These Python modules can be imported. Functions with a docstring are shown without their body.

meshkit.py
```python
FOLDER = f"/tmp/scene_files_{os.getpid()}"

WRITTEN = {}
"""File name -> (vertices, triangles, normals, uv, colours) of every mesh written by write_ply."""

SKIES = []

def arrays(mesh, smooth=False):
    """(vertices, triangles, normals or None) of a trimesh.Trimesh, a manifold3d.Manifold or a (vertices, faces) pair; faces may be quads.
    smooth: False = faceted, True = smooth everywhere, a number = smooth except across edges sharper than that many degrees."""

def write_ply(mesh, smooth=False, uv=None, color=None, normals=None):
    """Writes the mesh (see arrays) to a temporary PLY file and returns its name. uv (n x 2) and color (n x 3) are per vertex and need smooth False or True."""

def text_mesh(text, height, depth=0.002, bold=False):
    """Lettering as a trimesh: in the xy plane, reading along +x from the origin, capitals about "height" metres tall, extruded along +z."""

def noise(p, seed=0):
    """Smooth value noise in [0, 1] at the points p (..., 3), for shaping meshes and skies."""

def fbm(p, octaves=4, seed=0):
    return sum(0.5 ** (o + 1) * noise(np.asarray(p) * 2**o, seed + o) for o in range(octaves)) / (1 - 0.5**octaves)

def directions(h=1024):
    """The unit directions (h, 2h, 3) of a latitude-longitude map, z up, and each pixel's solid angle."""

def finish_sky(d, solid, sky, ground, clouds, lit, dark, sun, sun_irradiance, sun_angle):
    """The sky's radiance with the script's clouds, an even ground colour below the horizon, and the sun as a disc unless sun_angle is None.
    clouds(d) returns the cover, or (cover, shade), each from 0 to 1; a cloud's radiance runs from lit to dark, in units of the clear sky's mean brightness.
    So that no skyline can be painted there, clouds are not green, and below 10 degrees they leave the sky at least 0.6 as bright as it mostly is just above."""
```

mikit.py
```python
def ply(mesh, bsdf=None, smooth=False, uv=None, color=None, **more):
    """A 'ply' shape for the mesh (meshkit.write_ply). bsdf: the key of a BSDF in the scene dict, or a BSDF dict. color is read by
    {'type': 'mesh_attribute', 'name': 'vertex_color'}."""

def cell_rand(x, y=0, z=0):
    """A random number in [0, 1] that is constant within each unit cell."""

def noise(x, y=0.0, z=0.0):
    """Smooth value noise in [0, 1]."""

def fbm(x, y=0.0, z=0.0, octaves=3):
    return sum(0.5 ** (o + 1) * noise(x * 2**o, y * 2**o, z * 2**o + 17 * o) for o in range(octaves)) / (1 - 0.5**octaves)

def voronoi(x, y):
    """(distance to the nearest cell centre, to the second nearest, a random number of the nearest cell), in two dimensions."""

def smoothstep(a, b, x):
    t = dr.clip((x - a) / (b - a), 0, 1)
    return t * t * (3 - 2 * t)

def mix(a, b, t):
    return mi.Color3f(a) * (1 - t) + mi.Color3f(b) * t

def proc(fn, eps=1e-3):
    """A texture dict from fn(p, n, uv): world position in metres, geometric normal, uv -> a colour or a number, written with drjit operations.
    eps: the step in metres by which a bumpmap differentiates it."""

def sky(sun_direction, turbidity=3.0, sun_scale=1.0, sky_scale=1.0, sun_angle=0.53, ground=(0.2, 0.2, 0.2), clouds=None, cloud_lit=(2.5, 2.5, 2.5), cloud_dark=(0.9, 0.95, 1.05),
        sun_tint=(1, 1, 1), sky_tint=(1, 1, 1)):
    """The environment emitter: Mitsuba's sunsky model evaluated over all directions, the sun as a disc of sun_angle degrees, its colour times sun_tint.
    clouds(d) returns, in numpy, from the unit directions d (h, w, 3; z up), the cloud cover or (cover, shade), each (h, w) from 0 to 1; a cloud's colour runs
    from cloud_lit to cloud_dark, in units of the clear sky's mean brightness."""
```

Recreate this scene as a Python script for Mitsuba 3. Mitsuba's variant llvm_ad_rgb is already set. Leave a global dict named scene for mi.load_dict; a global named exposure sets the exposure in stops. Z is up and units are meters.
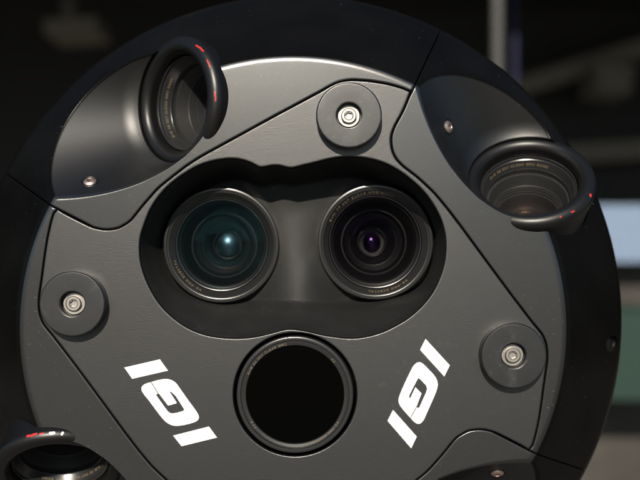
import math, random
import numpy as np
import drjit as dr
import trimesh
import shapely
import mitsuba as mi
import mikit
import meshkit
from scipy.spatial import Delaunay
from shapely.geometry import Polygon, Point

random.seed(5)
rng = np.random.default_rng(5)
T = mi.ScalarTransform4f
scene, labels = {}, {}

# ------------------------------------------------------------------ units
# The pod is modelled in its own frame: X right, Y up, Z out of its front face, 1 unit = 0.7 mm; the face is Z = 0.
U = 0.0007
D = 900.0          # camera distance from the face, in units
EYE = 1.25         # camera height above the ground in metres

# ------------------------------------------------------------------ camera, light, exposure
scene['camera'] = {
    'type': 'thinlens', 'fov': math.degrees(2 * math.atan(320 / D)), 'fov_axis': 'x',
    'aperture_radius': 0.0068, 'focus_distance': (D - 2) * U, 'near_clip': 0.05, 'far_clip': 500.0,
    'to_world': T().look_at(origin=[0, -D * U, EYE], target=[0, 0, EYE], up=[0, 0, 1]),
}
scene['sky'] = mikit.sky([-0.10, -1.0, 0.55], turbidity=3, sky_scale=0.6, sun_tint=(0.85, 0.985, 1.28))
exposure = 2.1

# ------------------------------------------------------------------ helpers
def counted(key):
    if key not in scene:
        return key
    n = 1
    while f'{key}_{n:03d}' in scene:
        n += 1
    return f'{key}_{n:03d}'

def to_world(v):
    v = np.asarray(v, float)
    return np.stack([v[:, 0] * U, -v[:, 2] * U, EYE + v[:, 1] * U], 1)

def vf(m):
    if hasattr(m, 'to_mesh'):
        q = m.to_mesh()
        return np.array(q.vert_properties[:, :3], float), np.array(q.tri_verts, int)
    if isinstance(m, (tuple, list)):
        v, f = np.asarray(m[0], float), np.asarray(m[1], int)
        return v, (np.vstack([f[:, [0, 1, 2]], f[:, [0, 2, 3]]]) if f.shape[1] == 4 else f)
    return np.array(m.vertices, float), np.array(m.faces, int)

def join(ms):
    vs, fs, n = [], [], 0
    for m in ms:
        v, f = vf(m)
        vs.append(v); fs.append(f + n); n += len(v)
    return np.vstack(vs), np.vstack(fs)

def put(name, m, bsdf, parent=None, smooth=35, label=None, pod=True, **more):
    key = counted(f'{parent}__{name}' if parent else name)
    v, f = vf(m)
    if pod:
        v = to_world(v)
    scene[key] = mikit.ply(trimesh.Trimesh(v, f, process=False), bsdf, smooth=smooth, **more)
    if label:
        labels[key] = {'label': label}
    return key

def lathe(profile, n=120):
    """Surface of revolution about +Z from a list of (radius, z)."""
    p = np.asarray(profile, float)
    a = np.linspace(0, 2 * np.pi, n, endpoint=False)
    v = np.stack([p[:, None, 0] * np.cos(a), p[:, None, 0] * np.sin(a), np.repeat(p[:, None, 1], n, 1)], -1).reshape(-1, 3)
    f = []
    for i in range(len(p) - 1):
        j = np.arange(n); k = (j + 1) % n
        f += [np.stack([i * n + j, i * n + k, (i + 1) * n + k], 1), np.stack([i * n + j, (i + 1) * n + k, (i + 1) * n + j], 1)]
    m = trimesh.Trimesh(v, np.vstack(f), process=False)
    m.merge_vertices()
    m.update_faces(m.nondegenerate_faces())
    return m.vertices.copy(), m.faces.copy()

def frame(a, up=(0, 1, 0)):
    a = np.asarray(a, float) / np.linalg.norm(a)
    x = np.cross(up, a)
    x /= np.linalg.norm(x)
    return np.stack([x, np.cross(a, x), a], 1)          # columns: local x, y, z

def moved(m, R=None, t=(0, 0, 0)):
    v, f = vf(m)
    if R is not None:
        v = v @ np.asarray(R).T
    return v + np.asarray(t, float), f

def smin(a, b, k):
    h = np.clip(0.5 + 0.5 * (b - a) / k, 0, 1)
    return b + (a - b) * h - k * h * (1 - h)

def smax(a, b, k):
    return -smin(-a, -b, k)

def sstep(a, b, x):
    t = np.clip((x - a) / (b - a), 0, 1)
    return t * t * (3 - 2 * t)

def P(pts):
    """Outline points read off the face, to face coordinates."""
    return np.array([(x - 320.0, 240.0 - y) for x, y in pts])

def smooth_closed(pts, step=1.2, it=2):
    p = np.asarray(pts, float)
    for _ in range(it):
        q = np.roll(p, -1, 0)
        p = np.stack([.75 * p + .25 * q, .25 * p + .75 * q], 1).reshape(-1, 2)
    return resample(p, step)

def resample(p, step, closed=True):
    line = shapely.LinearRing(p) if closed else shapely.LineString(p)
    n = max(3, int(line.length / step))
    s = np.linspace(0, line.length, n, endpoint=not closed)
    return np.array([(q.x, q.y) for q in shapely.line_interpolate_point(line, s)])

def densify(poly, step):
    ring = lambda r: resample_keep(np.array(r.coords)[:-1], step)
    return Polygon(ring(poly.exterior), [ring(h) for h in poly.interiors])

def resample_keep(p, step):
    out = []
    for a, b in zip(p, np.roll(p, -1, 0)):
        n = max(1, int(np.ceil(np.linalg.norm(b - a) / step)))
        out.append(a + (b - a) * np.linspace(0, 1, n, endpoint=False)[:, None])
    return np.vstack(out)

def sheet(poly, height, fine=0.8, coarse=4, tol=0.012, skirt=22, drop=None, refine=()):
    """A surface Z = height(x, y, d) over the polygon, d the distance to its edge; the grid is fine where the surface bends. A skirt closes the edge."""
    poly = densify(shapely.simplify(poly, 0.03), fine * 1.25)
    rings = [np.array(r.coords)[:-1] for r in (poly.exterior, *poly.interiors)]
    x0, y0, x1, y1 = poly.bounds
    gx, gy = np.meshgrid(np.arange(x0, x1, fine), np.arange(y0, y1, fine), indexing='ij')
    edge = poly.boundary
    shapely.prepare(poly)
    inside = shapely.contains_xy(poly, gx.ravel(), gy.ravel()).reshape(gx.shape)
    d = np.zeros(gx.shape)
    d[inside] = shapely.distance(shapely.points(gx[inside], gy[inside]), edge)
    z = np.where(inside, height(gx, gy, d), 0)
    lap = np.zeros(z.shape)
    for s in (1, 2):
        for ax in (0, 1):
            lap = np.maximum(lap, np.abs(np.roll(z, s, ax) + np.roll(z, -s, ax) - 2 * z) / s ** 2)
    lap[~inside] = 0
    ix, iy = np.meshgrid(np.arange(gx.shape[0]), np.arange(gx.shape[1]), indexing='ij')
    keep = (ix % coarse == 0) & (iy % coarse == 0)
    keep |= ((ix % 2 == 0) & (iy % 2 == 0)) & (lap > tol / 4)
    keep |= lap > tol
    keep &= inside & (d > 1.75)
    nb = sum(map(len, rings))
    inner, idd = [], []
    for off in (0.25, 0.55, 0.9, 1.35):
        q = poly.buffer(-off)
        for g in getattr(q, 'geoms', [q]):
            for r in (g.exterior, *g.interiors):
                k = resample_keep(np.array(r.simplify(0.02).coords)[:-1], 1.1)
                inner.append(k); idd.append(np.full(len(k), off))
    for cx, cy, rr in refine:                     # a finer grid where a scoop turns under its hood
        st = fine / 2.4
        fx, fy = np.meshgrid(np.arange(cx - rr, cx + rr, st) + 0.1, np.arange(cy - rr, cy + rr, st) + 0.13, indexing='ij')
        fin = shapely.contains_xy(poly, fx.ravel(), fy.ravel()).reshape(fx.shape)
        fd = np.zeros(fx.shape)
        fd[fin] = shapely.distance(shapely.points(fx[fin], fy[fin]), edge)
        fz = np.where(fin, height(fx, fy, fd), 0)
        fl = np.maximum(*[np.abs(np.roll(fz, 1, ax) + np.roll(fz, -1, ax) - 2 * fz) for ax in (0, 1)])
        fk = fin & (fd > 1.75) & (fl > 0.03) & (np.hypot(fx - cx, fy - cy) < rr)
        inner.append(np.stack([fx[fk], fy[fk]], 1)); idd.append(fd[fk])
    pts = np.vstack(rings + inner + [np.stack([gx[keep], gy[keep]], 1)])
    dd = np.concatenate([np.zeros(nb), *idd, d[keep]])
    tri = Delaunay(pts).simplices
    c = pts[tri].mean(1)
    tri = tri[shapely.contains_xy(poly, c[:, 0], c[:, 1])]
    a = pts[tri]
    cr = (a[:, 1, 0] - a[:, 0, 0]) * (a[:, 2, 1] - a[:, 0, 1]) - (a[:, 1, 1] - a[:, 0, 1]) * (a[:, 2, 0] - a[:, 0, 0])
    tri[cr < 0] = tri[cr < 0][:, ::-1]
    tri = tri[np.abs(cr) > 1e-7]
    zz = height(pts[:, 0], pts[:, 1], dd)
    v = np.c_[pts, zz]
    if drop is not None:
        bad = drop(v)
        tri = tri[~bad[tri].all(1)]
        near = drop(v, 63.5, 8.0)
        steep = np.ptp(zz[tri], axis=1) > 2.2 * np.ptp(pts[tri], axis=1).max(1)
        tri = tri[~(steep & near[tri].all(1))]
    faces, o = [tri], 0
    extra, n = [], len(v)
    for r in rings if skirt else ():
        k = len(r)
        i = np.arange(k); j = (i + 1) % k
        low = v[o:o + k] - [0, 0, skirt]
        extra.append(low)
        cw = Polygon(r).exterior.is_ccw
        A, B, C_, E_ = o + i, o + j, n + j, n + i
        if not cw and r is rings[0] or (cw and r is not rings[0]):
            A, B, C_, E_ = B, A, E_, C_
        faces += [np.stack([A, E_, C_], 1), np.stack([A, C_, B], 1)]
        o += k; n += k
    return np.vstack([v, *extra]), np.vstack(faces)

def extrude(poly, z0, z1):
    ms = []
    for g in getattr(poly, 'geoms', [poly]):
        m = trimesh.creation.extrude_polygon(g, z1 - z0, engine='earcut')
        m.apply_translation([0, 0, z0])
        ms.append(m)
    return join(ms)

def ring_text(text, radius, mid, height, R=None, centre=(0, 0, 0), z=0.0, slope=0.0, inward=True, spread=1.0, depth=0.25):
    """Letters on a ring about local +Z, centred on angle mid (degrees). inward: their feet point to the axis; slope: degrees by which the ring's face leans inwards."""
    glyphs, adv = [], []
    for ch in text:
        if ch == ' ':
            glyphs.append(None); adv.append(height * 0.55)
            continue
        m = meshkit.text_mesh(ch, height, depth)
        glyphs.append(m); adv.append((m.bounds[1, 0] + 0.22 * height))
    adv = np.array(adv) * spread
    pos = np.cumsum(adv) - adv / 2 - adv.sum() / 2
    parts = []
    sl = math.radians(slope)
    for g, s, w in zip(glyphs, pos, adv):
        if g is None:
            continue
        ang = math.radians(mid) + (-s if inward else s) / radius
        rad = np.array([math.cos(ang), math.sin(ang), 0.0])
        tan = np.array([math.sin(ang), -math.cos(ang), 0.0])
        up = rad * math.cos(sl) + np.array([0, 0, 1.0]) * math.sin(sl)
        if not inward:
            tan, up = -tan, -up
        nrm = np.cross(tan, up)
        v = g.vertices - [g.bounds[1, 0] / 2, height / 2, 0]
        v = v[:, :1] * tan + v[:, 1:2] * up + v[:, 2:3] * nrm + rad * radius + [0, 0, z]
        parts.append((v, g.faces))
    return moved(join(parts), R, centre)

def thing(key, label, category, group=None, kind=None):
    labels[key] = {'label': label, 'category': category}
    if group: labels[key]['group'] = group
    if kind: labels[key]['kind'] = kind
    return key

# ------------------------------------------------------------------ materials
def rgb(*c):
    return {'type': 'rgb', 'value': list(c) if len(c) == 3 else [c[0]] * 3}

def principled(base, rough, **k):
    return {'type': 'twosided', 'bsdf': {'type': 'principled', 'base_color': base if isinstance(base, dict) else rgb(*np.atleast_1d(base)), 'roughness': rough, **k}}

def bumped(bsdf, fn, scale, eps):
    inner = bsdf['bsdf'] if bsdf['type'] == 'twosided' else bsdf
    return {'type': 'twosided', 'bsdf': {'type': 'bumpmap', 'arbitrary': {**mikit.proc(fn, eps)}, 'scale': scale, 'bsdf': inner}}

def rubber_colour(p, n, uv):
    s = mikit.fbm(p.x * 90 + 5, p.y * 30, p.z * 60, 4)
    spot = mikit.smoothstep(0.86, 0.94, mikit.noise(p.x * 330, p.y * 330, p.z * 330))
    return mi.Color3f(0.008, 0.009, 0.010) * (0.6 + 0.8 * s) + mi.Color3f(0.012, 0.012, 0.012) * mikit.smoothstep(0.58, 0.72, s) + mi.Color3f(0.03, 0.027, 0.023) * spot
def scoop_colour(p, n, uv):
    speck = mikit.smoothstep(0.955, 0.985, mikit.noise(p.x * 540, p.y * 540, p.z * 540))
    s = mikit.fbm(p.x * 160, p.y * 160, p.z * 40, 4)
    return mi.Color3f(0.0016) * (0.3 + 1.4 * s) + mi.Color3f(0.05, 0.048, 0.045) * speck
def band_colour(p, n, uv):
    speck = mikit.smoothstep(0.95, 0.98, mikit.noise(p.x * 620, p.y * 620, p.z * 620))
    s = mikit.fbm(p.x * 25, p.y * 25, p.z * 25, 3)
    return mi.Color3f(0.004) * (0.5 + s) + mi.Color3f(0.09, 0.08, 0.07) * speck

def leather(p, n, uv):
    q = mi.Vector3f(p.x * 0.61 + p.y * 0.5 + p.z * 0.62, p.x * -0.7 + p.y * 0.7 + p.z * 0.13, p.x * -0.37 - p.y * 0.51 + p.z * 0.78) * 1550.0
    a = mikit.fbm(q.x, q.y, q.z, 2)
    b = mikit.noise(q.x * 2.3 + 7, q.y * 2.3, q.z * 2.3)
    return 0.7 * a + 0.3 * b

def fine_grain(p, n, uv):
    q = p * 2200.0
    return mikit.fbm(q.x, q.y, q.z, 2)

def plate_colour(p, n, uv):
    q = p * 14.0
    s = mikit.fbm(q.x, q.y + 3.1, q.z, 3)
    g = mikit.noise(p.x * 1400, p.y * 1400, p.z * 1400)
    u, v = (p.x * 0.8 + p.z * 0.6) * 520, (p.z * 0.8 - p.x * 0.6) * 300
    w = mikit.smoothstep(0.60, 0.78, mikit.fbm(u, v, 3.3, 3)) * mikit.smoothstep(0.50, 0.75, s)
    return mi.Color3f(0.007, 0.0073, 0.0077) * (0.75 + 0.5 * s + 0.25 * g) + mi.Color3f(0.016, 0.0145, 0.012) * w

def cover_colour(p, n, uv):
    q = p * 18.0
    s = mikit.fbm(q.x, q.y + 3.1, q.z, 3)
    dust = mikit.smoothstep(0.93, 0.97, mikit.noise(p.x * 700, p.y * 700, p.z * 700))
    return mi.Color3f(0.008, 0.0083, 0.0086) * (0.7 + 0.6 * s) + mi.Color3f(0.05, 0.048, 0.044) * dust

def well_colour(p, n, uv):
    s = mikit.fbm(p.x * 60, p.y * 60, p.z * 60, 3)
    dust = mikit.smoothstep(0.62, 0.9, mikit.noise(p.x * 900, p.y * 900, p.z * 900)) * mikit.smoothstep(0.45, 0.7, s)
    return mi.Color3f(0.015) * (0.75 + 0.5 * s) + mi.Color3f(0.012, 0.0115, 0.0105) * dust
PLATE_BSDF = principled(mikit.proc(plate_colour), 0.39, eta=1.85)
scene['plate_paint'] = bumped(PLATE_BSDF, leather, 0.00010, 0.00012)

def black_area(p, n, uv):
    """The covers are satin grey on their flat front and black on the side band and in the scoops."""
    x, y, z = p.x / U, (p.z - EYE) / U, -p.y / U
    r = dr.sqrt(dr.square(x - (293.0 - 320)) + dr.square(y - (240 - 329.5)))
    side = mikit.smoothstep(272.5, 274.5, r)
    return side
def scoop_area(p, n, uv):
    x, y, z = p.x / U, (p.z - EYE) / U, -p.y / U
    r = dr.sqrt(dr.square(x - (293.0 - 320)) + dr.square(y - (240 - 329.5)))
    return mikit.smoothstep(-2.5, -5.0, z - dr.minimum(0.0, -(r - 274.0) * 1.02))
scene['cover_paint'] = {'type': 'blendbsdf', 'weight': mikit.proc(scoop_area),
    'face': {'type': 'blendbsdf', 'weight': mikit.proc(black_area),
        'front': bumped(principled(mikit.proc(cover_colour), 0.28, eta=2.05), fine_grain, 0.00003, 0.0001),
        'side': bumped(principled(mikit.proc(band_colour), 0.25, specular=0.07), fine_grain, 0.00003, 0.0001)},
    'scoop': bumped(principled(mikit.proc(scoop_colour), 0.45, eta=1.75), fine_grain, 0.00004, 0.0001)}
scene['well_plastic'] = bumped(principled(mikit.proc(well_colour), 0.54, specular=0.24), fine_grain, 0.00007, 0.0001)
scene['hood_gloss'] = principled(0.004, 0.39, specular=0.6)
scene['rubber'] = bumped(principled(mikit.proc(rubber_colour), 0.37, eta=1.72), fine_grain, 0.00004, 0.0001)
scene['steel'] = principled([0.42, 0.40, 0.37], 0.45, metallic=1.0)
scene['copper_screw'] = principled([0.85, 0.66, 0.56], 0.42, metallic=1.0)
scene['anodised'] = principled(0.018, 0.28, specular=0.8)
scene['ring_black'] = principled(0.004, 0.34, specular=0.22)
scene['barrel_black'] = bumped(principled(0.022, 0.45, specular=0.5), fine_grain, 0.00006, 0.0001)
scene['inner_black'] = principled(0.002, 0.42, specular=0.25)
scene['white_print'] = principled([0.72, 0.72, 0.72], 0.5)
scene['gold_print'] = principled([0.22, 0.17, 0.10], 0.5)
scene['teal_glass'] = {'type': 'thindielectric', 'int_ior': 1.2, 'specular_reflectance': rgb(0.30, 0.75, 0.70)}
scene['violet_glass'] = {'type': 'thindielectric', 'int_ior': 1.06, 'specular_reflectance': rgb(0.5, 0.3, 0.9)}
scene['plum_glass'] = {'type': 'thindielectric', 'int_ior': 1.22, 'specular_reflectance': rgb(0.6, 0.45, 0.95)}
scene['amber_glass'] = {'type': 'thindielectric', 'int_ior': 1.4, 'specular_reflectance': rgb(0.9, 0.5, 0.35)}
scene['teal_filter'] = {'type': 'thindielectric', 'int_ior': 1.5, 'specular_reflectance': rgb(0.48, 0.78, 0.68)}
scene['violet_filter'] = {'type': 'thindielectric', 'int_ior': 1.08, 'specular_reflectance': rgb(0.6, 0.4, 0.9)}
scene['teal_inner'] = {'type': 'thindielectric', 'int_ior': 1.18, 'specular_reflectance': rgb(0.3, 0.75, 0.9)}
scene['violet_inner'] = {'type': 'thindielectric', 'int_ior': 1.1, 'specular_reflectance': rgb(0.6, 0.3, 0.9)}
scene['teal_core'] = principled([0.05, 0.10, 0.13], 0.32, metallic=1.0)
scene['violet_core'] = principled([0.03, 0.015, 0.05], 0.12, metallic=1.0)
scene['black_glass'] = principled(0.001, 0.04, specular=0.05)

# ------------------------------------------------------------------ outlines on the face
CX, CY = 293.0 - 320, 240 - 329.5                     # the pod's axis
def spin(p):
    p = np.asarray(p, float)
    return np.c_[2 * CX - p[:, 0], 2 * CY - p[:, 1]]

UL_SEAM = [(56, 208), (62, 212), (75, 218.8), (92.5, 227.5), (105, 230), (117.5, 228.8), (130, 221.5), (143, 205), (158, 188), (173, 176),
           (186, 166), (199, 157.5), (212.5, 150), (240, 135), (277.5, 114.4), (322.5, 90.4), (330, 85.5), (340, 81.2), (352, 79.6), (371, 81), (388, 83.8),
           (403, 88), (411, 91.5)]
UR_SEAM = [(411.6, 92.5), (403.5, 110), (393.8, 127.5), (390.6, 137), (391.7, 150), (395.6, 158.5), (402, 165.5), (418, 177.5), (434, 192.5),
           (447, 208), (460, 225), (493, 270), (512, 295.7), (533.7, 324), (543, 335), (547, 346), (547.5, 360), (544.5, 380), (542, 400), (539, 420), (535, 438), (532, 447)]
half = resample(np.vstack([P(UL_SEAM), P(UR_SEAM)[1:]]), 1.5, closed=False)
from scipy.ndimage import gaussian_filter1d
corner = np.argmin(np.hypot(*(half - P([(411.5, 92)])[0]).T))
sm = gaussian_filter1d(half, 2.5, axis=0, mode='nearest')
w = np.clip(np.abs(np.arange(len(half)) - corner) / 4.0, 0, 1)[:, None]
half = half * (1 - w) + sm * w
PLATE = Polygon(np.vstack([half, spin(half)])).buffer(0)

WELL = [(139.4, 240), (144, 225), (150.6, 208), (162, 192), (175, 180), (192, 168.8), (205, 163), (220, 159.6), (232.5, 158.4), (243.8, 160.3), (253, 164),
        (259.7, 167.8), (264.4, 167.3), (272, 165.6), (279.4, 165.6), (286.9, 167.8), (292.5, 168.4), (301, 166), (312.5, 163.5), (327.5, 159.4), (340.6, 157.1),
        (352, 156.8), (365, 157.9), (381, 161.6), (396, 168.8), (409, 178), (422.5, 190), (432, 202.5), (439.4, 215.6), (444, 228.8), (446, 243), (445, 260), (441, 275),
        (433.8, 291), (422.5, 306), (407.5, 319), (390.6, 328.4), (380, 333), (365, 337), (350, 338.4), (337, 337), (322, 334.7), (307, 331), (293.8, 329),
        (285, 329), (272, 332.8), (255, 337), (238, 338.4), (221, 337.6), (205, 335), (188, 328.4), (173, 318), (160, 305), (150.6, 290), (144, 275), (140, 260)]
WELL = Polygon(smooth_closed(P(WELL), 1.0)).buffer(0)
WINDOW = Point(295 - 320, 240 - 394.5)

# ------------------------------------------------------------------ the pod: body of revolution, covers with their scoops
R_FACE, R_RIM, H_RIM = 274.0, 358.0, -84.0
def body(x, y):
    r = np.hypot(x - CX, y - CY)
    z = smin(np.zeros_like(r), -(r - R_FACE) * 1.02, 6.0)
    z = np.where(r > R_RIM - 6, z - 0.06 * np.clip(r - (R_RIM - 6), 0, 9) ** 2, z)
    return z

class Pod:
    """An oblique lens: M the centre of its hood's mouth, a the direction it looks."""
    def __init__(self, M, lateral, tilt=45):
        self.M = np.array(M, float)
        l = np.array(lateral, float) / np.linalg.norm(lateral)
        t = math.radians(tilt)
        self.a = np.array([l[0] * math.sin(t), l[1] * math.sin(t), math.cos(t)])
    def spun(self):
        q = object.__new__(Pod)
        q.M = np.array([2 * CX - self.M[0], 2 * CY - self.M[1], self.M[2]])
        q.a = self.a * [-1, -1, 1]
        return q
    def floor(self, x, y, top, R0=62.0, alpha=26.0):
        """Height of the scoop under (x, y): the lower side of the cone of sight before the mouth and of the tube behind it; far above where it cuts nothing."""
        qx, qy = x - self.M[0], y - self.M[1]
        s = qx * self.a[0] + qy * self.a[1]; az = self.a[2]
        def roots(k):
            A = 1 - (1 + k * k) * az * az
            B = -2 * (1 + k * k) * s * az - 2 * R0 * k * az
            C = qx * qx + qy * qy - (1 + k * k) * s * s - 2 * R0 * k * s - R0 * R0
            disc = B * B - 4 * A * C
            q = np.sqrt(np.maximum(disc, 0))
            return np.where(disc > 0, (-B - q) / (2 * A), 1e3), np.where(disc > 0, (-B + q) / (2 * A), -1e3)
        l1, u1 = roots(math.tan(math.radians(alpha)))
        l0, u0 = roots(0.0)
        low = np.where(s + l1 * az > 0, l1, l0)
        high = np.where(s + u1 * az > 0, u1, u0)
        low = np.where(low < 900, low + self.M[2], 1e3)
        # a fillet up to the rounded rim of the hood
        t = s + (low - self.M[2]) * az
        perp = np.sqrt(np.maximum(qx * qx + qy * qy + (low - self.M[2]) ** 2 - t * t, 0))
        u = np.clip((np.hypot(perp - 59.7, t + 8) - 8.8) / 20.0, 0, 1)
        low = np.where((low < 900) & (t > -2), low + 5.2 * (1 - u) ** 2 * sstep(-2, 2, t), low)
        return np.where((top > high + self.M[2]) & (low < 900), 1e3, np.maximum(low, -120))
    def within(self, v, radius=57.0, t1=200.0):
        q = v - self.M
        t = q @ self.a
        return (np.linalg.norm(q - t[:, None] * self.a, axis=1) < radius) & (t < t1) & (t > -85)

POD_UL = Pod([-151.5, 143.0, -34.0], [-1, -0.03])
POD_UR = Pod([217.5, 65.5, -38.0], [-0.20, 1])
PODS = {'ul': POD_UL, 'ur': POD_UR, 'lr': POD_UL.spun(), 'll': POD_UR.spun()}

c1, c2 = P([(411.4, 92)])[0], P([(55, 207.6)])[0]
def ang(p): return math.atan2(p[1] - CY, p[0] - CX)
A1, A2 = ang(c1), ang(c2)
def sector(a0, a1, r=R_RIM + 1.5):
    if a1 < a0: a1 += 2 * math.pi
    t = np.linspace(a0, a1, 260)
    return Polygon([(CX, CY)] + [(CX + r * math.cos(s), CY + r * math.sin(s)) for s in t])
SECTORS = {'ul': sector(A1, A2), 'll': sector(A2, A1 + math.pi), 'lr': sector(A1 + math.pi, A2 + math.pi), 'ur': sector(A2 + math.pi, A1)}

HOLE = np.array([315.0, -112.0])
def cover_height(pod, hole=None):
    def f(x, y, d):
        z = body(x, y)
        z = smin(z, pod.floor(x, y, z), 3.0)
        if hole is not None:
            r = np.hypot(x - hole[0], y - hole[1])
            z = z - 9 * (1 - sstep(7.0, 9.5, r))
        return z - 1.0 * (1 - np.clip(d / 1.35, 0, 1)) ** 2
    return f

POD = thing('camera_pod', 'round black aerial camera pod with several lenses set in its front face', 'camera')
covers = {}
for name in ('ul', 'ur', 'll', 'lr'):
    poly = SECTORS[name].difference(PLATE.buffer(0.1)).buffer(-0.45, join_style='mitre')
    if poly.geom_type != 'Polygon':
        poly = max(poly.geoms, key=lambda g: g.area)
    pod = PODS[name]
    hole = {'ur': HOLE, 'll': spin([HOLE])[0]}.get(name)
    m = sheet(poly, cover_height(pod, hole), fine=0.6 if name != 'lr' else 1.2, drop=pod.within, refine=[(pod.M[0], pod.M[1], 85)])
    covers[name] = put('cover', m, 'cover_paint', POD, smooth=40)
put('rear_housing', moved(lathe([(350, -80), (355.5, -86), (356, -330), (340, -345), (0, -345)], 240), None, (CX, CY, 0)), 'cover_paint', POD)

# hoods, lenses and screws of the oblique pods
def arc(cx, cz, r, a0, a1, n=10):
    return [(cx + r * math.cos(math.radians(t)), cz + r * math.sin(math.radians(t))) for t in np.linspace(a0, a1, n)]

HOOD = [(58, -95), (60, -45), (67, -16), (68.5, -8.5)] + arc(59.7, -8, 8.8, 5, 175, 20) + [(50.7, -13), (50.5, -16), (50.5, -20), (49.8, -95)]
FILTER = [(50.2, -16), (49.6, -13.5), (48.6, -13.0), (48.0, -14), (48.0, -17), (47.2, -17.5), (43.6, -26.5), (43.0, -27), (43, -30)]
BARREL = [(43.4, -30.2), (43.4, -33.5), (41.2, -33.5), (40.8, -34.5), (37.0, -46), (36.4, -46.5), (36.4, -49), (35.4, -49), (35.0, -52), (34.2, -52), (34.0, -55), (33.0, -55), (32.0, -62), (30, -78), (18, -96), (0, -98)]
def cap(r, z, sag, n=90):
    t = np.linspace(1, 0, 14)
    return lathe([(r * s, z + sag * (1 - s * s)) for s in t], n)

def torus_ring(r, z, w, n=110):
    return lathe([(r + w * math.cos(t), z + w * math.sin(t)) for t in np.linspace(0, 2 * math.pi, 9)], n)

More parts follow.
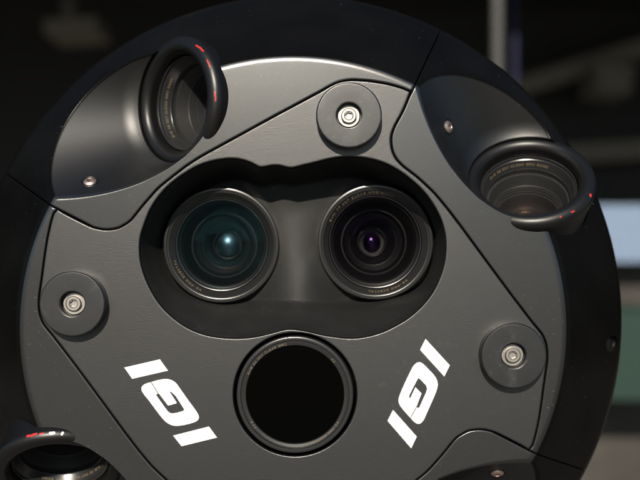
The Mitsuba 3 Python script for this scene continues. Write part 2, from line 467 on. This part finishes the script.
scene['glint_red'] = principled([0.5, 0.025, 0.02], 0.3, specular=0.8)  # red for reflections painted onto the hood rims
def painted_glints(pod, R, strokes):
    """Glints painted as coloured streaks on the lip of a hood: cells of its rounded rim under the given strokes, a hair proud of it."""
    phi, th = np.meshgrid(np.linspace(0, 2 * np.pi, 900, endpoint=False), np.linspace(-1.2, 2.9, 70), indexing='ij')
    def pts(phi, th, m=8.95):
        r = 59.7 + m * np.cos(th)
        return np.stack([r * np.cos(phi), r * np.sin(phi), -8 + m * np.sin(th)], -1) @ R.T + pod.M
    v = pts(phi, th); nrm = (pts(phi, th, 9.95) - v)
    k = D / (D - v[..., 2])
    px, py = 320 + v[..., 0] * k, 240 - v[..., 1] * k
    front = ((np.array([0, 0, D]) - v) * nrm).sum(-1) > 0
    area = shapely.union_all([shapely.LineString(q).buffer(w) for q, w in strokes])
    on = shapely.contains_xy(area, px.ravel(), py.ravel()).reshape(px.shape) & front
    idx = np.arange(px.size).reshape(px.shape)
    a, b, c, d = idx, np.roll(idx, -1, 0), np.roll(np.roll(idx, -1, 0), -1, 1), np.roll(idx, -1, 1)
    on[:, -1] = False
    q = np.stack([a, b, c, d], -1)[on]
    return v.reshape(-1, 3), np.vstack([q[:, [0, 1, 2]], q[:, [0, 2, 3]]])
GLINTS = {'ul': [([(196.5, 45.5), (200, 47.5), (203.5, 51)], 1.0), ([(207.5, 60), (210, 67)], 0.7), ([(215.3, 92), (215.8, 101)], 0.8)],
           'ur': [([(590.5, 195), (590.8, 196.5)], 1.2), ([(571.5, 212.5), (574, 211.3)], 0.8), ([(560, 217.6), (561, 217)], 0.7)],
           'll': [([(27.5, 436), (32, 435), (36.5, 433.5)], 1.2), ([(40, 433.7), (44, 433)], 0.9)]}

GLASS = {'ul': 'plum_glass', 'ur': 'amber_glass', 'll': 'plum_glass', 'lr': 'amber_glass'}
TEXT_AT = {'ul': None, 'ur': None}
for name, pod in PODS.items():
    up = (0, 1, 0) if abs(pod.a[1]) < 0.5 else (0, 0, -1) if pod.a[1] > 0 else (0, 0, 1)
    R = frame(pod.a, up)
    put('hood', moved(lathe(HOOD, 160), R, pod.M), 'hood_gloss', covers[name], smooth=50)
    if name in GLINTS:
        sv, sf = painted_glints(pod, R, GLINTS[name])
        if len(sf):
            put('painted_glint', trimesh.Trimesh(sv, sf, process=True), 'glint_red', covers[name], smooth=True, label='bright red glint painted on the rim of the hood')
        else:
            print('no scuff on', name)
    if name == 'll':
        sv, sf = painted_glints(pod, R, [([(50.5, 433), (54, 432.6)], 1.5), ([(62, 434), (63, 432.5)], 1.3)])  # two white reflections painted on this rim
        put('painted_glint', trimesh.Trimesh(sv, sf, process=True), 'white_print', covers[name], smooth=True, label='small white glints painted on the rim of the hood')
    L = put('oblique_lens', moved(lathe(BARREL, 140), R, pod.M), 'barrel_black', POD, smooth=30)
    put('filter_ring', moved(lathe(FILTER, 150), R, pod.M), 'anodised', L, smooth=30)
    put('front_element', moved(cap(32.2, -61, 6), R, pod.M), GLASS[name], L, smooth=True)
    put('inner_element', moved(cap(21.0, -84, 6), R, pod.M), 'violet_core', L, smooth=True)
    put('inner_ring', moved(join([torus_ring(22, -80, 1.2), torus_ring(26, -76, 0.7)]), R, pod.M), 'ring_black', L, smooth=True)
    # which side of the ring shows from the front: the one the lens leans towards
    lat = np.linalg.solve(R, np.array([pod.a[0], pod.a[1], -pod.a[2]]))
    mid = math.degrees(math.atan2(lat[1], lat[0]))
    put('lettering', ring_text('B+W 58 007 CLEAR MRC NANO', 45.4, mid, 2.6, R, pod.M, z=-22.0, slope=65, inward=True, spread=1.12), 'gold_print', L, smooth=False)

def screw_head(r):
    """A button head with a hexagon socket."""
    import manifold3d as m3
    head = m3.Manifold.cylinder(r * 0.7, r * 0.97, r, 64) ^ m3.Manifold.sphere(r * 1.75, 96).translate([0, 0, -r * 1.06])
    hexa = m3.Manifold.cylinder(r, r * 0.46, r * 0.46, 6).translate([0, 0, 0.12 * r])
    return head - hexa - m3.Manifold.cylinder(r * 0.2, r * 0.46, r * 0.62, 48).translate([0, 0, 0.55 * r])

def bolt_head(r):
    """A washer with a cylinder-head bolt on it, its hexagon socket chamfered."""
    import manifold3d as m3
    pr = [(0, 0), (r, 0), (r, 1.6), (r - 0.7, 2.2), (r * 0.76, 2.2), (r * 0.74, 1.5), (r * 0.66, 1.5), (r * 0.66, 4.6), (r * 0.60, 5.2), (0, 5.2)]
    head = m3.CrossSection([pr]).revolve(72)
    hexa = m3.Manifold.cylinder(6, r * 0.34, r * 0.34, 6).translate([0, 0, 1.6])
    return head - hexa - m3.Manifold.cylinder(0.9, r * 0.34, r * 0.42, 48).translate([0, 0, 4.4])

# ------------------------------------------------------------------ front plate with its openings
plate_poly = PLATE.buffer(-0.45).difference(WELL.buffer(0.3)).difference(WINDOW.buffer(61.8))
def plate_height(x, y, d):
    return -1.0 * (1 - np.clip(d / 1.35, 0, 1)) ** 2
FP = put('front_plate', sheet(plate_poly, plate_height, fine=0.9, coarse=6, tol=0.02), 'plate_paint', POD, smooth=40)

# the white lettering: two bars with a square G between them, its arm cut by a fine slit
def outline(o, k, pts):
    return Polygon(P([(o[0] + x / k, o[1] + y / k) for x, y in pts])).buffer(0)
def letters(bars, o, k, outer, counter, slit):
    g = Polygon(smooth_closed(np.array(outline(o, k, outer).exterior.coords)[:-1], 0.5))
    c = outline(o, k, counter).buffer(-0.25).buffer(0.25)
    g = g.difference(c).difference(shapely.LineString(P([(o[0] + x / k, o[1] + y / k) for x, y in slit])).buffer(0.3))
    return [bars[0], g, bars[1]]
LEFT = letters([outline((110, 350), 4.364, q) for q in ([(62, 76), (218, 40), (254, 90), (97, 126)], [(275, 373), (432, 333), (468, 382), (312, 420)])], (135, 370), 8,
    [(48, 150), (58, 124), (85, 108), (125, 96), (200, 75), (250, 69), (292, 77), (328, 100), (358, 142), (430, 245), (490, 325), (510, 360), (514, 386), (501, 406), (470, 421), (400, 440), (330, 449), (283, 440), (238, 410), (190, 352), (110, 242), (60, 182)],
    [(168, 197), (190, 187), (265, 285), (328, 268), (336, 262), (278, 173), (292, 177), (325, 208), (394, 315), (385, 326), (340, 340), (296, 347), (270, 337), (245, 305)],
    [(125, 90), (187, 190)])
RIGHT = letters([outline((380, 330), 3.69, q) for q in ([(168, 32), (258, 130), (237, 172), (147, 73)], [(48, 294), (136, 393), (115, 437), (27, 335)])], (385, 350), 6,
    [(200, 69), (226, 78), (261, 114), (300, 154), (317, 190), (317, 222), (300, 270), (255, 370), (231, 426), (205, 447), (179, 437), (150, 406), (100, 350), (79, 316), (81, 284), (105, 225), (150, 130), (171, 90)],
    [(200, 168), (215, 180), (245, 212), (252, 232), (245, 255), (203, 348), (188, 342), (220, 260), (182, 222), (150, 290), (145, 283), (148, 268), (185, 195)],
    [(190, 340), (148, 416)])
for g in (LEFT, RIGHT):
    put('logo', join([extrude(p, -0.1, 0.45) for p in g]), 'white_print', FP, smooth=False)

# ------------------------------------------------------------------ the double well with its two lenses
LZ = -48.0
s_ = (D - LZ) / D
LENS = [((221 - 320) * s_, (240 - 245) * s_), ((375.6 - 320) * s_, (240 - 242) * s_)]
def well_height(x, y, d):
    """Two pockets with a rounded saddle between them that climbs towards the bottom edge."""
    d = shapely.distance(shapely.points(x, y), WELL.exterior)
    ridge = np.exp(-((x + 26 + 4 * np.sin(y / 40)) / 44.0) ** 2)
    lift = sstep(40, -85, y)
    n = meshkit.fbm(np.stack([x * 0.035, y * 0.035, 0 * x], -1), 2, 4) - 0.5
    floor = -67 + 21 * ridge * lift + 8 * ridge + 1.6 * n
    low = sstep(-30, -75, y)
    wall = -2.5 - (4.5 - 2.9 * low + 9 * sstep(70, 115, x) * (1 - low)) * d - 4 * sstep(0, 4, d)
    return smax(wall, floor, 22 + 4 * low - 11 * sstep(70, 115, x) * (1 - low))
W_ = put('lens_well', sheet(WELL.buffer(-0.05).difference(shapely.union_all([Point(*c).buffer(59, 64) for c in LENS])), well_height, fine=1.0, coarse=3, tol=0.03, skirt=3), 'well_plastic', POD, smooth=True)

LENS_RING = [(61, -30), (61, -1.6), (60.2, -0.3), (59.2, 0), (58.0, 0), (57.4, -0.8), (57.2, -2.2), (56.4, -2.4), (56.2, -1.4), (55.6, -1.0), (55.0, -1.3), (50.2, -8.2), (49.4, -8.6), (49.0, -8.6),
             (48.6, -8.2), (48.0, -8.4), (47.2, -11), (46.8, -16)]
STEPS = [(46.6, -15), (44.5, -16), (44.0, -21), (42.5, -22), (36, -32), (35.5, -34), (34.5, -34), (31, -42), (29.5, -43), (29.0, -47), (27.5, -48), (27, -54), (25.5, -56), (20, -66), (19.6, -70), (14, -78), (0, -80)]
for i, (lx, ly) in enumerate(LENS):
    o = (lx, ly, LZ)
    L = put('lens', moved(lathe(STEPS, 150), None, o), 'inner_black', POD, smooth=25)
    put('filter_ring', moved(lathe(LENS_RING, 190), None, o), 'anodised', L, smooth=30)
    put('front_element', moved(cap(47, -13.5, 9, 120), None, o), ('teal_glass', 'violet_glass')[i], L, smooth=True)
    put('filter_glass', moved(lathe([(50.0, -8.4), (0, -8.4)], 150), None, o), ('teal_filter', 'violet_filter')[i], L, smooth=False)
    put('inner_ring', moved(torus_ring(26.2, -55, 0.8), None, o), 'ring_black', L, smooth=True)
    put('inner_ring', moved(torus_ring(15.6, -70, 0.9), None, o), 'ring_black', L, smooth=True)
    put('middle_element', moved(cap(25.6, -57, 7, 90), None, o), ('teal_inner', 'violet_inner')[i], L, smooth=True)
    put('rear_element', moved(cap((12.5, 10.0)[i], -72, 4, 80), None, o), ('teal_core', 'violet_core')[i], L, smooth=True)
    if i == 0:
        put('lettering', ring_text('XS-PRO DIGITAL', 52.6, 222, 3.0, None, o, z=-4.8, slope=55, inward=True, spread=1.1), 'gold_print', L, smooth=False)
    else:
        put('lettering', ring_text('B+W 77 007 CLEAR MRC NANO', 52.6, 112, 3.0, None, o, z=-4.8, slope=55, inward=True, spread=1.1), 'gold_print', L, smooth=False)
        put('lettering', ring_text('XS-PRO DIGITAL', 52.6, 286, 3.0, None, o, z=-4.8, slope=55, inward=True, spread=1.1), 'gold_print', L, smooth=False)

# ------------------------------------------------------------------ the dark window below
wc = (WINDOW.x, WINDOW.y, 0)
RINGW = [(61.0, -25), (58.5, -6), (58.4, 0.5), (57.6, 1.8), (56.4, 2.2), (54.6, 2.0), (54.0, 1.2), (53.8, 0.0), (53.2, 0.0), (53.0, 1.0), (52.4, 1.4), (49.6, 0.8), (49.0, 0.0), (48.9, -3)]
WN = put('window', moved(lathe([(61.6, -26), (61.6, -1)], 190), None, wc), 'inner_black', POD, smooth=30)
put('filter_ring', moved(lathe(RINGW, 200), None, wc), 'anodised', WN, smooth=30)
put('glass', moved(lathe([(49.1, -1.6), (0, -1.6)], 150), None, wc), 'black_glass', WN, smooth=False)
for t, m in (('B+W 86 007 CLEAR MRC', 128, ), ('XS', 42), ('77 E', 216), ('XS-PRO DIGITAL', 308)):
    put('lettering', ring_text(t, 51.2, m, 2.3, None, wc, z=1.15, slope=0, inward=True, spread=1.15), 'gold_print', WN, smooth=False)

# ------------------------------------------------------------------ four rubber buffers with their bolts
KH = 14.2
kt = [(349.0, 115.0), (72.0, 304.0), (514.0, 356.0)]
base = [((x - 320) * (D - KH) / D, (240 - y) * (D - KH) / D) for x, y in kt]
base.append(tuple(spin([base[0]])[0]))
for bx, by in base:
    prof = [(32.5, -1.5), (32.5, KH - 2.0), (32.1, KH - 0.9), (31.2, KH - 0.15), (30.2, KH), (13.6, KH), (12.9, KH - 0.3), (12.6, KH - 1), (12.6, KH - 10), (0, KH - 10)]
    k = put('buffer', moved(lathe(prof, 130), None, (bx, by, 0)), 'rubber', POD, smooth=30)
    rot = frame((0, 0, 1)) @ trimesh.transformations.rotation_matrix(rng.uniform(0, 1), [0, 0, 1])[:3, :3]
    put('bolt', moved(bolt_head(11.3), rot, (bx, by, KH - 9.9)), 'steel', k, smooth=30)

# the screws that hold the covers, sunk in the scoops
def screw_at(pod, px, py, name):
    f = cover_height(pod)
    x, y = px - 320.0, 240.0 - py
    for _ in range(30):
        z = float(f(np.array([x]), np.array([y]), np.array([50.0]))[0])
        x, y = (px - 320) * (D - z) / D, (240 - py) * (D - z) / D
    g = lambda a, b: float(f(np.array([a]), np.array([b]), np.array([50.0]))[0])
    n = np.array([-(g(x + 2, y) - g(x - 2, y)) / 4, -(g(x, y + 2) - g(x, y - 2)) / 4, 1.0])
    return np.array([x, y, z]), n / np.linalg.norm(n)
for name, src, px, py in (('ul', 'ul', 90, 182), ('ur', 'ur', 448, 127), ('lr', 'ul', 90, 182), ('ll', 'ur', 448, 127)):
    c, n = screw_at(PODS[src], px, py, name)
    if name != src:
        c, n = np.array([2 * CX - c[0], 2 * CY - c[1], c[2]]), n * [-1, -1, 1]
    R = frame(n, (0, 1, 0.1))
    sl = put('screw', moved(screw_head(6.6), R, c - n * 1.4), 'copper_screw', covers[name], smooth=30)
    put('screw_socket', moved(lathe([(9.0, -1.5), (8.9, 0.5), (8.2, 0.9), (7.5, 0.5), (7.2, -2)], 48), R, c), 'hood_gloss', covers[name], smooth=40)

# ------------------------------------------------------------------ what stands behind: a dim shed, out of focus
def box(x0, x1, y0, y1, z0, z1):
    m = trimesh.creation.box([x1 - x0, y1 - y0, z1 - z0])
    m.apply_translation([(x0 + x1) / 2, (y0 + y1) / 2, (z0 + z1) / 2])
    return m
def at(px, py, y):
    """The point seen at (px, py) at world depth y."""
    k = (D * U + y) / D
    return (px - 320) * k, EYE + (240 - py) * k
def mat(key, c, r=0.7):
    scene[key] = principled(c, r)
    return key
def ground_colour(p, n, uv):
    s = mikit.fbm(p.x * 3, p.y * 3, 0, 4)
    return mi.Color3f(0.12, 0.117, 0.11) * (0.7 + 0.6 * s)
scene['concrete'] = principled(mikit.proc(ground_colour), 0.85)
labels[put('ground', box(-150, 150, -150, 150, -0.5, 0), 'concrete', pod=False, smooth=False)] = {'label': 'grey concrete ground', 'kind': 'structure'}

mat('shed_dark', 0.03); mat('tan_steel', [0.22, 0.20, 0.165]); mat('pale_post', 0.075); mat('navy', [0.008, 0.01, 0.04])
mat('pale_blue', [0.19, 0.265, 0.39]); scene['wall_grey'] = principled(mikit.proc(lambda p, n, uv: mi.Color3f(0.058, 0.054, 0.048) * (0.35 + 1.3 * mikit.fbm(p.x * 5, p.z * 7, 0, 3))), 0.8); mat('green_paint', [0.010, 0.034, 0.026])
SY = 4.5
put('shed', join([box(-5, 5, SY, SY + 0.2, 0, 2.9), box(-5.2, -5, 1.0, SY + 0.2, 0, 2.9), box(5, 5.2, 1.0, SY + 0.2, 0, 2.9)]), 'shed_dark', pod=False, smooth=False)  # back wall, with unseen side walls added to darken it
put('added_roof', box(-5.2, 5.2, 1.0, SY + 0.3, 2.55, 2.7), 'shed_dark', 'shed', pod=False, smooth=False)  # unseen slab added to cast shade over the background
thing('shed', 'dark open shed far out of focus behind the camera pod, its top and sides added for shade', 'shed')

def beam(a, b, y, thick, m):
    (x0, z0), (x1, z1) = at(*a, y), at(*b, y)
    L = math.hypot(x1 - x0, z1 - z0)
    t = thick * (D * U + y) / D
    q = box(-L / 2, L / 2, -0.05, 0.05, -t / 2, t / 2)
    q.apply_transform(trimesh.transformations.rotation_matrix(-math.atan2(z1 - z0, x1 - x0), [0, 1, 0]))
    q.apply_translation([(x0 + x1) / 2, y, (z0 + z1) / 2])
    return q
thing(put('roof_brace', beam((505, 92), (700, 30), 4.2, 17, 'tan_steel'), 'tan_steel', pod=False, smooth=False), 'blurred tan brace slanting across the upper right background', 'brace')
thing(put('wall_rail', beam((560, 155), (760, 142), 4.3, 18, 'tan_steel'), 'tan_steel', pod=False, smooth=False), 'blurred level rail at mid height in the right background', 'rail')
def post(px, w, y, z0, z1):
    x, _ = at(px, 0, y); r = w / 2 * (D * U + y) / D
    c = trimesh.creation.cylinder(radius=r, height=z1 - z0, sections=32)
    c.apply_translation([x, y, (z0 + z1) / 2])
    return c
thing(put('post', post(497.5, 11, 1.9, 0, 2.55), 'pale_post', pod=False, smooth=40), 'blurred pale grey post rising behind the top of the camera pod', 'post')
thing(put('post', post(515, 6, 2.2, 0, 2.55), 'navy', pod=False, smooth=40), 'blurred thin navy blue post just right of the pale post', 'post')
def panel(px0, px1, py0, py1, y, depth):
    x0, z1 = at(px0, py0, y); x1, z0 = at(px1, py1, y)
    return box(x0, x1, y, y + depth, z0, z1)
thing(put('table_top', panel(560, 760, 205, 262, 2.72, 0.1), 'pale_blue', pod=False, smooth=False), 'blurred pale blue panel beside the right edge of the pod', 'panel')
thing(put('low_wall', panel(440, 900, 262, 520, 2.9, 0.2), 'wall_grey', pod=False, smooth=False), 'blurred grey brown wall below the pale blue panel', 'wall')
thing(put('crate', panel(560, 700, 312, 400, 2.5, 0.3), 'green_paint', pod=False, smooth=False), 'blurred dark green crate at the right edge of the picture', 'crate')

hx, hy = np.meshgrid(np.linspace(-140, 140, 141), np.linspace(-140, -60, 21), indexing='ij')
hz = 16 * np.sin(np.pi * (np.clip(hy + 140, 0, 80)) / 80) * meshkit.fbm(np.stack([hx * 0.06, hy * 0.03, 0 * hx], -1), 4, 2) - 0.5
hi = np.arange(hx.size).reshape(hx.shape)
scene['scrub'] = principled([0.03, 0.035, 0.02], 0.9)  # unseen high ground behind the camera, added for the lenses to mirror
labels[put('added_hills', (np.stack([hx, hy, hz], -1).reshape(-1, 3), np.stack([hi[:-1, :-1], hi[1:, :-1], hi[1:, 1:], hi[:-1, 1:]], -1).reshape(-1, 4)), 'scrub', pod=False, smooth=True)] = {'label': 'low wooded rise added behind the camera for the lens glass to reflect', 'kind': 'structure'}

scene['pale_render'] = principled([0.42, 0.42, 0.40], 0.8)
scene['dark_slot'] = principled(0.03, 0.2)
hb = put('added_building', join([box(-13, -2.4, -38, -30, 0, 7.0)]), 'pale_render', pod=False, smooth=False)  # unseen block added behind the camera to put a sheen in the lens glass
put('added_roof', box(-13.4, -2.0, -38.4, -29.6, 7.0, 7.4), 'dark_slot', hb, pod=False, smooth=False)
for k in range(4):
    put('window', box(-11.9 + 2.6 * k, -10.6 + 2.6 * k, -30.0, -29.95, 3.6, 5.0), 'dark_slot', hb, pod=False, smooth=False)
thing(hb, 'pale block added behind the camera for the lens glass to reflect', 'added_building')

def ledge(px0, px1, py0, py1, y, depth, tilt):
    q = panel(px0, px1, py0, py1, y, depth)
    c = q.bounds.mean(0)
    q.apply_transform(trimesh.transformations.rotation_matrix(tilt, [0, 1, 0], c))
    return q
thing(put('crate', join([ledge(598, 632, 68, 92, 4.0, 0.3, 0.1), ledge(594, 636, 64, 69, 3.98, 0.34, 0.1)]), 'tan_steel', pod=False, smooth=False), 'blurred tan lidded crate on the slanting brace at upper right', 'crate')
thing(put('added_patch', join([ledge(44, 96, 18, 32, 3.6, 0.3, -0.06), ledge(62, 74, 0, 18, 3.7, 0.05, 0)]), 'tan_steel', pod=False, smooth=False), 'faint blurred tan boxes added for a dim light spot in the dark at upper left', 'patch')  # plain boxes standing in for a faint light, no known fixture
